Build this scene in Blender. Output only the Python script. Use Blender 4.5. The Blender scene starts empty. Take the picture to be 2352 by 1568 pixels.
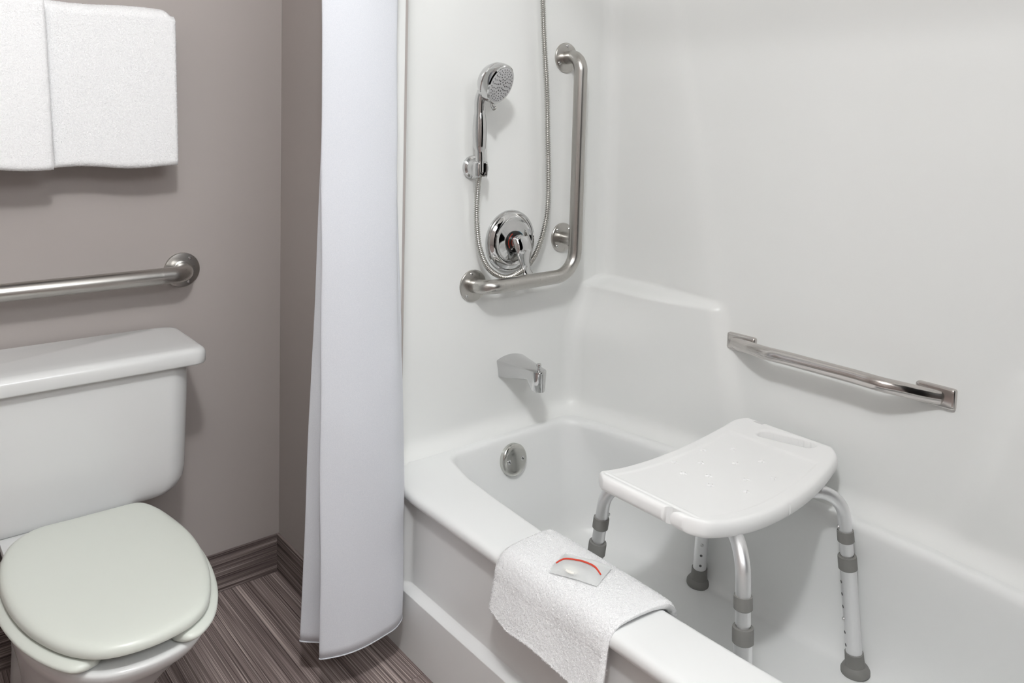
import bpy, bmesh, math, random
from mathutils import Vector, Matrix, noise
random.seed(7)
PI = math.pi
scene = bpy.context.scene
COL = scene.collection

# ------------------------------------------------------------------ camera
cd = bpy.data.cameras.new('camera')
cam = bpy.data.objects.new('camera', cd)
COL.objects.link(cam)
r_, u_, b_ = (0.766891, -0.6413274, 0.0240289), (0.0217874, 0.0634362, 0.997748), (-0.6414075, -0.7646405, 0.0626215)
cam.matrix_world = Matrix(((r_[0], u_[0], b_[0], 0.0), (r_[1], u_[1], b_[1], 0.0), (r_[2], u_[2], b_[2], 1.2), (0, 0, 0, 1)))
cd.sensor_fit = 'HORIZONTAL'; cd.sensor_width = 36.0
cd.lens = 27.5243; cd.shift_x = 0.0; cd.shift_y = -0.16577
cd.clip_start = 0.02
scene.camera = cam

# ------------------------------------------------------------------ world, lights, exposure
world = bpy.data.worlds.new('world'); scene.world = world
world.use_nodes = True
world.node_tree.nodes['Background'].inputs[0].default_value = (0.9, 0.95, 1.0, 1)
world.node_tree.nodes['Background'].inputs[1].default_value = 0.3
def lamp(name, kind, loc, energy, color, size, rot=(0, 0, 0)):
    l = bpy.data.lights.new(name, kind)
    l.energy = energy; l.color = color
    if kind == 'AREA':
        l.shape = 'RECTANGLE'; l.size, l.size_y = size
    else:
        l.shadow_soft_size = size
    o = bpy.data.objects.new(name, l); COL.objects.link(o)
    o.location = loc; o.rotation_euler = rot
    return o
lamp('ceiling_lamp_light', 'POINT', (0.10, 0.22, 2.27), 32.5, (0.975, 0.985, 1.0), 0.075)
lamp('frontal_fill_light', 'AREA', (0.50, -1.25, 2.25), 9.5, (0.92, 0.96, 1.0), (0.9, 0.45), (math.radians(58), 0, 0))  # soft fill added behind the camera to brighten the front-facing surfaces, no real fixture
scene.view_settings.view_transform = 'Standard'
scene.view_settings.look = 'None'
scene.view_settings.exposure = 0.77
scene.view_settings.gamma = 1.0
scene.view_settings.use_curve_mapping = False

# ------------------------------------------------------------------ material helpers
def srgb(r, g, b):
    f = lambda c: (c / 12.92) if c <= 0.04045 else ((c + 0.055) / 1.055) ** 2.4
    return (f(r / 255), f(g / 255), f(b / 255), 1)
class NT:
    def __init__(s, name):
        s.m = bpy.data.materials.new(name); s.m.use_nodes = True
        s.n = s.m.node_tree.nodes; s.l = s.m.node_tree.links
        s.p = s.n['Principled BSDF']
    def node(s, t, **kw):
        n = s.n.new(t)
        for k, v in kw.items(): setattr(n, k, v)
        return n
    def link(s, a, b): s.l.new(a, b)
    def set(s, **kw):
        for k, v in kw.items(): s.p.inputs[k.replace('_', ' ')].default_value = v
        return s
    def coords(s, scale=(1, 1, 1), random_shift=False):
        tc = s.node('ShaderNodeTexCoord'); mp = s.node('ShaderNodeMapping')
        mp.inputs['Scale'].default_value = scale
        s.link(tc.outputs['Object'], mp.inputs['Vector'])
        if random_shift:
            oi = s.node('ShaderNodeObjectInfo'); mu = s.node('ShaderNodeMath', operation='MULTIPLY')
            mu.inputs[1].default_value = 37.0
            s.link(oi.outputs['Random'], mu.inputs[0])
            s.link(mu.outputs[0], mp.inputs['Location'])
        return mp.outputs[0]
    def noise(s, vec, scale, detail=3, rough=0.55):
        n = s.node('ShaderNodeTexNoise')
        n.inputs['Scale'].default_value = scale; n.inputs['Detail'].default_value = detail
        n.inputs['Roughness'].default_value = rough
        s.link(vec, n.inputs['Vector'])
        return n.outputs['Fac']
    def ramp(s, fac, stops):
        r = s.node('ShaderNodeValToRGB'); e = r.color_ramp.elements
        while len(e) < len(stops): e.new(0.5)
        for i, (p, c) in enumerate(stops): e[i].position = p; e[i].color = c
        s.link(fac, r.inputs[0]); return r.outputs[0]
    def bump(s, h, strength, dist):
        b = s.node('ShaderNodeBump'); b.inputs['Strength'].default_value = strength; b.inputs['Distance'].default_value = dist
        s.link(h, b.inputs['Height']); s.link(b.outputs[0], s.p.inputs['Normal'])

def plain(name, col, rough, metal=0.0, var=0.03, scale=30, bump=0, bscale=200, coat=0, spec=0.5):
    t = NT(name); t.set(Roughness=rough, Metallic=metal)
    t.p.inputs['Specular IOR Level'].default_value = spec
    t.p.inputs['Coat Weight'].default_value = coat
    v = t.coords()
    c0 = tuple(min(1, c * (1 - var)) for c in col[:3]) + (1,); c1 = tuple(min(1, c * (1 + var)) for c in col[:3]) + (1,)
    t.link(t.ramp(t.noise(v, scale), [(0.3, c0), (0.7, c1)]), t.p.inputs['Base Color'])
    if bump: t.bump(t.noise(v, bscale, 4), bump, 0.002)
    return t.m

def brushed(name, col, rough, scale):
    t = NT(name); t.set(Metallic=1.0)
    v = t.coords(scale)
    n = t.noise(v, 1.0, 4)
    t.link(t.ramp(n, [(0.25, tuple(c * .965 for c in col[:3]) + (1,)), (0.75, col)]), t.p.inputs['Base Color'])
    t.link(t.ramp(n, [(0.2, (rough * .96,) * 3 + (1,)), (0.8, (rough * 1.04,) * 3 + (1,))]), t.p.inputs['Roughness'])
    return t.m

def vinyl(name, scale, tint=1.08):
    """grey brown linear-grain vinyl: grain runs along the axis with the small scale"""
    t = NT(name); t.set(Roughness=0.5)
    t.p.inputs['Specular IOR Level'].default_value = 0.35
    v = t.coords(scale, True)
    a = t.noise(v, 1.0, 2, 0.5)
    v2 = t.coords(tuple(s * 0.33 for s in scale), True)
    b = t.noise(v2, 1.0, 3, 0.6)
    mx = t.node('ShaderNodeMath', operation='MULTIPLY_ADD'); mx.inputs[1].default_value = 0.55
    m2 = t.node('ShaderNodeMath', operation='MULTIPLY'); m2.inputs[1].default_value = 0.45
    t.link(b, m2.inputs[0]); t.link(a, mx.inputs[0]); t.link(m2.outputs[0], mx.inputs[2])
    k = lambda r, g, b: tuple(c * tint for c in srgb(r, g, b)[:3]) + (1,)
    t.link(t.ramp(mx.outputs[0], [(0.36, k(72, 60, 58)), (0.46, k(122, 109, 106)), (0.54, k(148, 134, 130)), (0.64, k(206, 192, 186))]), t.p.inputs['Base Color'])
    t.bump(mx.outputs[0], 0.15, 0.001)
    return t.m

def terry(name, col):
    t = NT(name); t.set(Roughness=0.95)
    t.p.inputs['Specular IOR Level'].default_value = 0.15
    t.p.inputs['Sheen Weight'].default_value = 0.25
    v = t.coords()
    n = t.noise(v, 330, 3, 0.65)
    t.link(t.ramp(n, [(0.25, tuple(c * .90 for c in col[:3]) + (1,)), (0.6, col)]), t.p.inputs['Base Color'])
    t.bump(n, 0.5, 0.003)
    return t.m

M = {}
M['paint'] = plain('taupe_wall_paint', srgb(174, 167, 163), 0.7, var=0.012, scale=3, bump=0.05, bscale=400, spec=0.25)
M['white_paint'] = plain('white_ceiling_paint', srgb(236, 235, 232), 0.8, var=0.01)
M['surround'] = plain('white_fibreglass', srgb(237, 238, 236), 0.22, var=0.006, scale=2.0, spec=0.4)
M['tub'] = plain('white_tub_gelcoat', srgb(238, 239, 238), 0.33, var=0.006, scale=2.0, spec=0.45)
M['porcelain'] = plain('white_porcelain', srgb(219, 220, 219), 0.13, var=0.006, scale=3, spec=0.5)
M['seat'] = plain('offwhite_seat_plastic', srgb(210, 214, 206), 0.3, var=0.006, scale=3, spec=0.4)
M['chrome'] = plain('polished_chrome', (0.62, 0.62, 0.62, 1), 0.05, 1.0, var=0.01)
M['steel_x'] = brushed('brushed_steel_lengthwise', (0.52, 0.505, 0.48, 1), 0.28, (8, 500, 500))
M['steel_y'] = brushed('polished_steel_lengthwise', (0.60, 0.57, 0.55, 1), 0.17, (500, 8, 500))
M['steel_z'] = brushed('brushed_steel_upright', (0.52, 0.505, 0.48, 1), 0.28, (500, 500, 8))
M['overflow'] = brushed('worn_polished_steel', (0.60, 0.60, 0.57, 1), 0.14, (40, 40, 400))
M['alu'] = brushed('satin_aluminium', (0.84, 0.84, 0.85, 1), 0.42, (300, 300, 10))
M['rubber'] = plain('grey_rubber', srgb(132, 131, 128), 0.55, var=0.03, spec=0.35)
M['stool'] = plain('white_stool_plastic', srgb(246, 246, 245), 0.38, var=0.006, scale=6, spec=0.35)
M['dark'] = plain('dark_void', srgb(45, 43, 41), 0.6)
M['nozzle'] = plain('grey_nozzle_rubber', srgb(92, 92, 92), 0.5)
M['headface'] = plain('pale_grey_spray_face', srgb(196, 196, 197), 0.25, spec=0.5)
M['red'] = plain('red_plastic', srgb(212, 62, 36), 0.35)
M['blue'] = plain('blue_mark', srgb(70, 120, 140), 0.35)
M['black'] = plain('black_plastic', srgb(26, 25, 24), 0.3)
M['soap'] = plain('cream_soap', srgb(243, 241, 233), 0.5)
M['terry'] = terry('white_terry_cloth', srgb(248, 248, 248))
def mk_pile():
    t = NT('white_terry_pile'); t.set(Roughness=0.95)
    t.p.inputs['Specular IOR Level'].default_value = 0.05
    t.p.inputs['Base Color'].default_value = srgb(252, 252, 252)
    tr = t.node('ShaderNodeBsdfTranslucent'); tr.inputs['Color'].default_value = srgb(253, 253, 253)
    mx = t.node('ShaderNodeMixShader'); mx.inputs[0].default_value = 0.5
    t.link(t.p.outputs[0], mx.inputs[1]); t.link(tr.outputs[0], mx.inputs[2])
    t.link(mx.outputs[0], t.n['Material Output'].inputs['Surface'])
    return t.m
M['pile'] = mk_pile()
M['floor'] = vinyl('vinyl_plank_floor', (620, 3, 60))
M['base_x'] = vinyl('vinyl_baseboard_back', (4, 60, 520), 0.66)
M['base_y'] = vinyl('vinyl_baseboard_side', (60, 4, 520), 0.66)
M['subfloor'] = plain('plank_joint', srgb(112, 101, 96), 0.8)
def mk_curtain():
    t = NT('white_curtain_cloth'); t.set(Roughness=0.7)
    t.p.inputs['Specular IOR Level'].default_value = 0.25
    t.p.inputs['Sheen Weight'].default_value = 0.15
    v = t.coords((600, 600, 600)); n = t.noise(v, 1.0, 2)
    t.link(t.ramp(n, [(0.3, srgb(212, 215, 221)), (0.7, srgb(220, 222, 227))]), t.p.inputs['Base Color'])
    t.bump(n, 0.06, 0.001)
    return t.m
M['curtain'] = mk_curtain()
def mk_plastic():
    t = NT('clear_plastic_film'); t.set(Roughness=0.28, Alpha=0.5)
    t.p.inputs['Base Color'].default_value = srgb(244, 246, 245)
    v = t.coords(); t.bump(t.noise(v, 90, 3), 0.5, 0.004)
    return t.m
M['film'] = mk_plastic()
def mk_glass():
    t = NT('opal_lamp_glass')
    t.p.inputs['Base Color'].default_value = (1, 1, 1, 1)
    t.p.inputs['Emission Color'].default_value = (1, 0.97, 0.92, 1); t.p.inputs['Emission Strength'].default_value = 3.0
    return t.m
M['opal'] = mk_glass()

# ------------------------------------------------------------------ mesh helpers
class MB:
    def __init__(s): s.v = []; s.f = []
    def add(s, vs, fs):
        o = len(s.v); s.v += [tuple(v) for v in vs]; s.f += [tuple(i + o for i in f) for f in fs]
        return s
    def grid(s, rows, close_u=False, close_v=False):
        """rows: list of equal-length point lists"""
        n = len(rows); m = len(rows[0]); fs = []
        for i in range(n - (0 if close_v else 1)):
            for j in range(m - (0 if close_u else 1)):
                fs.append((i * m + j, i * m + (j + 1) % m, ((i + 1) % n) * m + (j + 1) % m, ((i + 1) % n) * m + j))
        return s.add([p for r in rows for p in r], fs)
    def loft(s, rings, cap0=True, cap1=True):
        m = len(rings[0]); s.grid(rings, close_u=True)
        base = len(s.v) - m * len(rings)
        if cap0: s.f.append(tuple(base + j for j in range(m))[::-1])
        if cap1: s.f.append(tuple(base + (len(rings) - 1) * m + j for j in range(m)))
        return s
    def box(s, x0, x1, y0, y1, z0, z1):
        return s.add([(x, y, z) for z in (z0, z1) for y in (y0, y1) for x in (x0, x1)],
                     [(0, 2, 3, 1), (4, 5, 7, 6), (0, 1, 5, 4), (2, 6, 7, 3), (0, 4, 6, 2), (1, 3, 7, 5)])
    def tube(s, path, rad, n=24, cap=True, closed=False):
        """sweep of a circle; rad number or list"""
        P = [Vector(p) for p in path]; k = len(P)
        R = rad if isinstance(rad, (list, tuple)) else [rad] * k
        T = []
        for i in range(k):
            a = P[max(i - 1, 0)]; b = P[min(i + 1, k - 1)]
            T.append((b - a).normalized())
        up = Vector((0, 0, 1)) if abs(T[0].z) < 0.9 else Vector((1, 0, 0))
        N = (up - T[0] * up.dot(T[0])).normalized(); rings = []
        for i in range(k):
            N = (N - T[i] * N.dot(T[i])).normalized(); B = T[i].cross(N)
            rings.append([P[i] + (N * math.cos(2 * PI * j / n) + B * math.sin(2 * PI * j / n)) * R[i] for j in range(n)])
        return s.loft(rings, cap, cap)
    def lathe(s, prof, origin, axis, n=40, cap0=True, cap1=True):
        """prof: list of (radius, height along axis)"""
        A = Vector(axis).normalized(); o = Vector(origin)
        up = Vector((0, 0, 1)) if abs(A.z) < 0.9 else Vector((1, 0, 0))
        N = (up - A * up.dot(A)).normalized(); B = A.cross(N)
        rings = [[o + A * h + (N * math.cos(2 * PI * j / n) + B * math.sin(2 * PI * j / n)) * r for j in range(n)] for r, h in prof]
        return s.loft(rings, cap0, cap1)
    def build(s, name, mat, parent=None, smooth=True, angle=38, bevel=0, subsurf=0):
        me = bpy.data.meshes.new(name)
        me.from_pydata(s.v, [], s.f); me.update()
        bm = bmesh.new(); bm.from_mesh(me)
        bmesh.ops.recalc_face_normals(bm, faces=bm.faces)
        if bevel:
            es = [e for e in bm.edges if len(e.link_faces) == 2 and e.calc_face_angle(0) > 0.6]
            bmesh.ops.bevel(bm, geom=es, offset=bevel, segments=3, affect='EDGES', profile=0.5)
        if smooth:
            ca = math.radians(angle)
            for f in bm.faces: f.smooth = True
            for e in bm.edges:
                if len(e.link_faces) == 2 and e.calc_face_angle(0) > ca: e.smooth = False
        bm.to_mesh(me); bm.free()
        me.materials.append(mat)
        o = bpy.data.objects.new(name, me); COL.objects.link(o)
        if subsurf:
            md = o.modifiers.new('subdivision', 'SUBSURF'); md.levels = md.render_levels = subsurf
        if parent:
            o.parent = parent
            q = parent; off = Vector((0, 0, 0))
            while q: off += q.location; q = q.parent
            o.location = -off                       # vertices are given in world space
        return o
def thing(name, label, cat, loc, group=None):
    o = bpy.data.objects.new(name, None); COL.objects.link(o)
    o.location = loc; o.empty_display_size = 0.05
    o['label'] = label; o['category'] = cat
    if group: o['group'] = group
    return o
def tag(o, label, cat, group=None):
    o['label'] = label; o['category'] = cat
    if group: o['group'] = group
    return o
def struct(o):
    o['kind'] = 'structure'; return o
def sm(a, b, x):
    t = max(0.0, min(1.0, (x - a) / (b - a))); return t * t * (3 - 2 * t)
def lerp(a, b, t): return a + (b - a) * t
def frange(a, b, n): return [a + (b - a) * i / n for i in range(n + 1)]
def spline(pts, n=8, closed=False):
    P = [Vector(p) for p in pts]; k = len(P); out = []
    for i in range(k if closed else k - 1):
        g = lambda j: P[j % k] if closed else P[max(0, min(k - 1, j))]
        a, b, c, d = g(i - 1), g(i), g(i + 1), g(i + 2)
        for j in range(n):
            t = j / n
            out.append(0.5 * ((2 * b) + (c - a) * t + (2 * a - 5 * b + 4 * c - d) * t * t + (3 * b - a - 3 * c + d) * t ** 3))
    if not closed: out.append(P[-1])
    return out
def fillet_path(pts, r, n=10):
    """polyline with rounded corners"""
    P = [Vector(p) for p in pts]; out = [P[0]]
    for i in range(1, len(P) - 1):
        a = (P[i - 1] - P[i]).normalized(); b = (P[i + 1] - P[i]).normalized()
        ang = a.angle(b); rr = r[i - 1] if isinstance(r, (list, tuple)) else r
        t = rr / math.tan(ang / 2)
        c = P[i] + (a + b).normalized() * (rr / math.sin(ang / 2))
        s0 = P[i] + a * t; s1 = P[i] + b * t
        v0 = s0 - c; v1 = s1 - c; w = v0.angle(v1)
        for k in range(n + 1):
            q = k / n
            out.append(c + (v0 * math.sin((1 - q) * w) + v1 * math.sin(q * w)) / math.sin(w))
    out.append(P[-1]); return out
def rrect(x0, x1, y0, y1, r, bow0=0.0, bow1=0.0, ns=24, nc=8):
    """closed plan loop, counter clockwise from the left-bottom of the right side; bow pushes the long sides outwards"""
    pts = []
    def side(a, b, f):
        for i in range(ns): pts.append(f(a + (b - a) * i / ns))
    def arc(cx, cy, a0):
        for i in range(nc):
            a = a0 + (PI / 2) * i / nc; pts.append((cx + r * math.cos(a), cy + r * math.sin(a)))
    side(y0 + r, y1 - r, lambda y: (x1, y)); arc(x1 - r, y1 - r, 0)
    side(x1 - r, x0 + r, lambda x: (x, y1)); arc(x0 + r, y1 - r, PI / 2)
    side(y1 - r, y0 + r, lambda y: (x0, y)); arc(x0 + r, y0 + r, PI)
    side(x0 + r, x1 - r, lambda x: (x, y0)); arc(x1 - r, y0 + r, 1.5 * PI)
    xm = (x0 + x1) / 2; ym = (y0 + y1) / 2; hy = (y1 - y0) / 2; hx = (x1 - x0) / 2
    out = []
    for x, y in pts:
        k = max(0.0, 1 - ((y - ym) / hy) ** 2)
        out.append((x + (bow1 if x > xm else -bow0) * k * min(1, abs(x - xm) / hx), y))
    return out

# ------------------------------------------------------------------ measures of the room (metres)
XA, XC, XU = 0.924, 0.837, 1.685        # apron face, stub wall face, upper back panel of the alcove
YF, YT, YE = 1.565, 1.924, 0.055        # faucet wall, toilet wall, far end of the alcove near the camera
YM = 0.81                               # middle of the tub
H = 2.45

# ------------------------------------------------------------------ room shell
b = MB().box(-1.35, 1.85, -1.6, 2.06, -0.10, -0.004); floor = struct(b.build('floor', M['subfloor'], smooth=False))
PW, PL = 0.1524, 0.914
x_right = 0.640                         # joint seen beside the toilet
pm = None
for i in range(-13, 3):
    x1 = x_right + i * PW
    off = [1.829, 1.357 + 0.0, 1.62, 1.20, 1.25][(-i) % 5] if i != 0 else 1.829
    if i == 2: off = 1.357
    y = off - PL * 4
    while y < 1.92:
        y0, y1 = max(y, -1.6), min(y + PL, YT - 0.002); y += PL
        if y1 - y0 < 0.05: continue
        xr = min(x1, 0.932)
        if xr - (x1 - PW) < 0.02 or x1 - PW < -1.35: continue
        g = 0.0005
        o = MB().box(x1 - PW + g, xr - g, y0 + g, y1 - g, -0.004, 0.0).build('plank', M['floor'], floor, smooth=False, bevel=0.0006)
b = MB().box(-1.35, XC + 0.02, YT, YT + 0.12, 0, H); struct(b.build('wall_back', M['paint'], smooth=False))
b = MB().box(XC, XA + 0.006, 1.474, YT + 0.12, 0.345, H).box(XC, XA + 0.006, 1.545, YT + 0.12, 0, 0.345); struct(b.build('wall_side', M['paint'], smooth=False))
b = MB().box(-1.47, -1.35, -1.72, YT + 0.12, 0, H); struct(b.build('wall_left', M['paint'], smooth=False))
b = MB().box(-1.35, XC + 0.1, -1.72, -1.6, 0, H); struct(b.build('wall_front', M['paint'], smooth=False))
b = MB().box(XA + 0.006, 1.90, -1.72, YE - 0.0, 0, H); struct(b.build('wall_near', M['white_paint'], smooth=False))
b = MB().box(-1.47, 1.90, -1.72, YT + 0.12, H, H + 0.1); struct(b.build('ceiling', M['white_paint'], smooth=False))

# moulded shower surround: one continuous shell, cut into its end wall and its long wall
def wx(y, z):
    """x of the long wall at (y, z)"""
    d = abs(y - YM)
    low = 1.553 + 0.077 * (1 - min(1, d / 0.70) ** 2)
    low += 0.052 * sm(0.60, 0.755, z) * sm(0.40, 0.72, d)
    t = min(1.0, max(0.0, (z - 0.39) / 1.0))
    cen = 1.630 + (XU - 1.630) * (1 - (1 - t) ** 1.6)
    low = lerp(low, cen - 0.024, sm(0.60, 0.33, d) * sm(0.42, 0.60, z))
    up = lerp(cen - 0.007, XU - 0.010, sm(0.34, 0.62, d))
    outer = lerp(low, up, sm(0.738, 0.768, z))
    hw = 0.232 + 0.30 * max(0.0, z - 0.40)
    if z > 0.85: hw = 0.367 + 0.235 * (z - 0.85)
    bw = lerp(0.030, 0.010, sm(0.5, 1.5, z))
    x = lerp(cen, outer, sm(hw - bw, hw + bw, d))
    return x
ZB = 0.388
def bottom_fillet(z, r=0.045):
    if z >= ZB + r: return 0.0
    z = max(z, ZB)
    return r - math.sqrt(max(0.0, r * r - (ZB + r - z) ** 2))
zs = [0.345] + [ZB + 0.045 * (1 - math.cos(i / 8 * PI / 2)) for i in range(9)] + frange(0.45, 0.72, 14) + frange(0.725, 0.785, 16) + frange(0.80, 2.06, 36)
RC = 0.045
def contour(z, part):
    e = bottom_fillet(z); out = []
    yf, ye = YF - e, YE + e
    if part == 'end':
        R = 0.080
        out += [(XC + 0.012, YF - R - 0.012), (XC + 0.05, YF - R - 0.012), (XA - 0.004, YF - R - 0.012), (XA + 0.006, YF - R - 0.009), (XA + 0.011, YF - R - 0.003)]
        for i in range(13):
            a = PI / 2 * i / 12; f = e * sm(0.3, 1.0, i / 12)
            out.append((XA + 0.012 + R - R * math.cos(a), YF - f - R + R * math.sin(a)))
        xe = wx(yf - RC, z) - e
        for i in range(1, 15): out.append((lerp(XA + 0.012 + R, xe - RC, i / 14), yf))
        for i in range(1, 9):
            a = PI / 4 * i / 8; out.append((xe - RC + RC * math.sin(a), yf - RC + RC * math.cos(a)))
    else:
        xe = wx(yf - RC, z) - e
        for i in range(8, 17):
            a = PI / 4 * i / 8; out.append((xe - RC + RC * math.sin(a), yf - RC + RC * math.cos(a)))
        n = 190
        for i in range(1, n):
            y = lerp(yf - RC, ye + RC, i / n); out.append((wx(y, z) - e, y))
        xn = wx(ye + RC, z) - e
        for i in range(0, 17):
            a = PI / 2 * i / 16; out.append((xn - RC + RC * math.cos(a), ye + RC - RC * math.sin(a)))
        out.append((XA + 0.01, ye))
    return [(x, y, z) for x, y in out]
for nm, part in (('wall_end', 'end'), ('wall_right', 'long')):
    struct(MB().grid([contour(z, part) for z in zs]).build(nm, M['surround'], angle=60))
b = MB().box(XA + 0.006, 1.90, YF + 0.055, YT + 0.12, 0, H); struct(b.build('wall_core', M['white_paint'], smooth=False))
b = MB().box(XU + 0.05, 1.90, YE, YF + 0.06, 0, H); struct(b.build('wall_outer', M['white_paint'], smooth=False))
b = MB().box(XA + 0.006, XU + 0.05, YF - 0.015, YF + 0.055, 2.055, H); struct(b.build('trim_1', M['white_paint'], smooth=False))
b = MB().box(XU - 0.02, XU + 0.05, YE, YF - 0.015, 2.055, H); struct(b.build('trim_2', M['white_paint'], smooth=False))

# baseboards of floor vinyl with a thin cap
b = MB().box(-1.35, XC - 0.008, YT - 0.008, YT, 0.0, 0.094); bb = struct(b.build('baseboard_back', M['base_x'], smooth=False, bevel=0.0008))
MB().box(-1.35, XC - 0.007, YT - 0.0075, YT, 0.094, 0.101).build('cap', M['base_x'], bb, smooth=False, bevel=0.0008)
b = MB().box(XC - 0.008, XC, 1.546, YT, 0.0, 0.094); bb = struct(b.build('baseboard_side', M['base_y'], smooth=False, bevel=0.0008))
MB().box(XC - 0.0075, XC, 1.546, YT, 0.094, 0.101).build('cap', M['base_y'], bb, smooth=False, bevel=0.0008)

# ------------------------------------------------------------------ bathtub
tub = thing('bathtub', 'white moulded alcove bathtub with recessed apron below the shower walls', 'bathtub', (XA, YM, 0))
def ring(x0, x1, y0, y1, r, z, b0, b1, lift=0.0, drop=0.0):
    return [(x, y, z + lift * max(sm(1.25, 1.5, x), sm(0.60, 0.69, abs(y - YM))) * (1 if x > XA + 0.03 else 0)) for x, y in rrect(x0, x1, y0, y1, r, b0, b1, 40, 10)]
rings = []
for dx, z in ((0.006, 0.350), (0.0008, 0.356), (0.0, 0.3615), (0.0008, 0.3665), (0.0025, 0.3705), (0.006, 0.3738), (0.0105, 0.3755), (0.018, 0.376)):
    rings.append(ring(XA + dx, 1.565, YE - 0.01, YF + 0.008, 0.02, z, 0.006, 0.075))
L = 0.014
for t in (0.35, 0.7, 0.9):
    rings.append(ring(lerp(XA + 0.018, 1.076, t), lerp(1.565, 1.510, t), lerp(YE - 0.01, YE + 0.065, t), lerp(YF + 0.008, 1.523, t), lerp(0.02, 0.040, t), 0.376, lerp(0.006, 0.042, t), 0.075, L))
lipx0, lipx1, lipy0, lipy1 = 1.076, 1.511, YE + 0.06, 1.525
for s, z in ((0.0, 0.376), (0.004, 0.3754), (0.0075, 0.3738), (0.0105, 0.371), (0.013, 0.3665), (0.015, 0.358)):
    rings.append(ring(lipx0 + s, lipx1 - s, lipy0 + s, lipy1 - s, 0.040, z, 0.042, 0.075, L))
bx0, bx1, by0, by1, zf = 1.150, 1.535, 0.24, 1.44, 0.085
for t in (0.12, 0.25, 0.4, 0.55, 0.68):
    z = lerp(0.358, zf, t)
    rings.append(ring(lerp(lipx0 + 0.015, bx0 - 0.035, t / 0.68), lerp(lipx1 - 0.015, 1.535, t / 0.68), lerp(lipy0 + 0.015, 0.18, t / 0.68), lerp(lipy1 - 0.015, 1.48, t / 0.68), lerp(0.045, 0.11, min(1, t * 1.6)), z,
                      lerp(0.042, 0.02, t / 0.68), lerp(0.075, 0.055, t / 0.68), L * (1 - t)))
zb = lerp(0.358, zf, 0.68)
for i in range(1, 7):
    a = i / 6 * PI / 2; c, s_ = 1 - math.cos(a), math.sin(a)
    q = c
    rings.append(ring(lerp(bx0 - 0.035, bx0, q), 1.535 - 0.035 * q, lerp(0.18, by0, q), lerp(1.48, by1, q), 0.11, lerp(zb, zf, s_), 0.02, 0.055))
rings.append(ring(1.22, 1.42, 0.5, 1.2, 0.08, zf - 0.001, 0.01, 0.02))
rings.append(ring(1.28, 1.38, 0.7, 0.9, 0.04, zf - 0.002, 0.0, 0.0))
MB().loft(rings, False, True).build('basin', M['tub'], tub, angle=70)
# apron, a height field with a recessed panel
def apx(y, z):
    k = max(0, 1 - ((y - YM) / 0.8) ** 2)
    rec = min(1.0, max(0.0, (z - 0.143) / 0.012)) * (1 - sm(0.350, 0.360, z)) * sm(1.474, 1.440, y) * sm(0.17, 0.21, y)
    return XA + 0.004 - 0.006 * k + 0.018 * rec - 0.003 * (1 - sm(0.143, 0.155, z)) 
ys = frange(YE, 0.16, 3) + frange(0.17, 0.22, 8) + frange(0.25, 1.40, 30) + frange(1.42, 1.48, 14) + frange(1.49, YF + 0.03, 4)
za = frange(0.0, 0.136, 6) + [0.141, 0.1425, 0.1435, 0.146, 0.149, 0.152, 0.1545, 0.1555, 0.157, 0.165, 0.188] + frange(0.21, 0.33, 6) + frange(0.345, 0.362, 10)
MB().grid([[(apx(y, z), y, z) for y in ys] for z in za]).build('apron', M['tub'], tub, angle=70)
# overflow plate on the end of the well
ov = Vector((1.285, 1.4985, 0.331)); oa = Vector((0.0, -1, 0.16)).normalized()
op = MB().lathe([(0.041, -0.006), (0.041, 0.004), (0.0395, 0.0065), (0.036, 0.0085), (0.028, 0.0098), (0.015, 0.0106), (0.001, 0.011)], ov, oa, 48).build('overflow_plate', M['overflow'], tub)
op['label'] = 'round steel overflow plate'
for sx in (-0.022, 0.022):
    c = ov + Vector((sx, 0, 0)) + oa * 0.0095
    MB().lathe([(0.0058, -0.002), (0.0058, 0.0012), (0.0045, 0.0022), (0.001, 0.0024)], c, oa, 16).build('screw', M['chrome'], op)
    s = MB().box(-0.0045, 0.0045, -0.0004, 0.0004, -0.0007, 0.0007).build('slot', M['black'], op, smooth=False)
    s.location = s.location + c + oa * 0.0024; s.rotation_euler = (0, 0.7, 0)

# ------------------------------------------------------------------ toilet
toilet = thing('toilet', 'white two piece toilet with closed lid below the horizontal grab bar', 'toilet', (0.31, 1.5, 0))
def prect(x0, x1, y0, y1, r, z, n=10): return [(x, y, z) for x, y in rrect(x0, x1, y0, y1, r, 0, 0, 6, n)]
tr = []
TX0, TX1, TY0, TY1 = 0.072, 0.549, 1.712, 1.905
for d, z in ((0.075, 0.376), (0.052, 0.378), (0.032, 0.384), (0.018, 0.395), (0.009, 0.412), (0.006, 0.435), (0.004, 0.50), (0.001, 0.60), (0.0, 0.672)):
    tr.append(prect(TX0 + d, TX1 - d, TY0 + d * 0.35, TY1, 0.048 - 0.01 * min(1, d / 0.075), z))
MB().loft(tr).build('tank', M['porcelain'], toilet, angle=60)
lr = []
for d, z in ((0.004, 0.664), (0.0015, 0.665), (0.0, 0.668), (0.0, 0.686), (0.0015, 0.692), (0.005, 0.6965), (0.010, 0.6993), (0.018, 0.7007), (0.05, 0.7015)):
    lr.append(prect(0.045 + d, 0.576 - d, 1.692 + d, 1.910, 0.026, z))
MB().loft(lr).build('tank_lid', M['porcelain'], toilet, angle=60)
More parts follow.
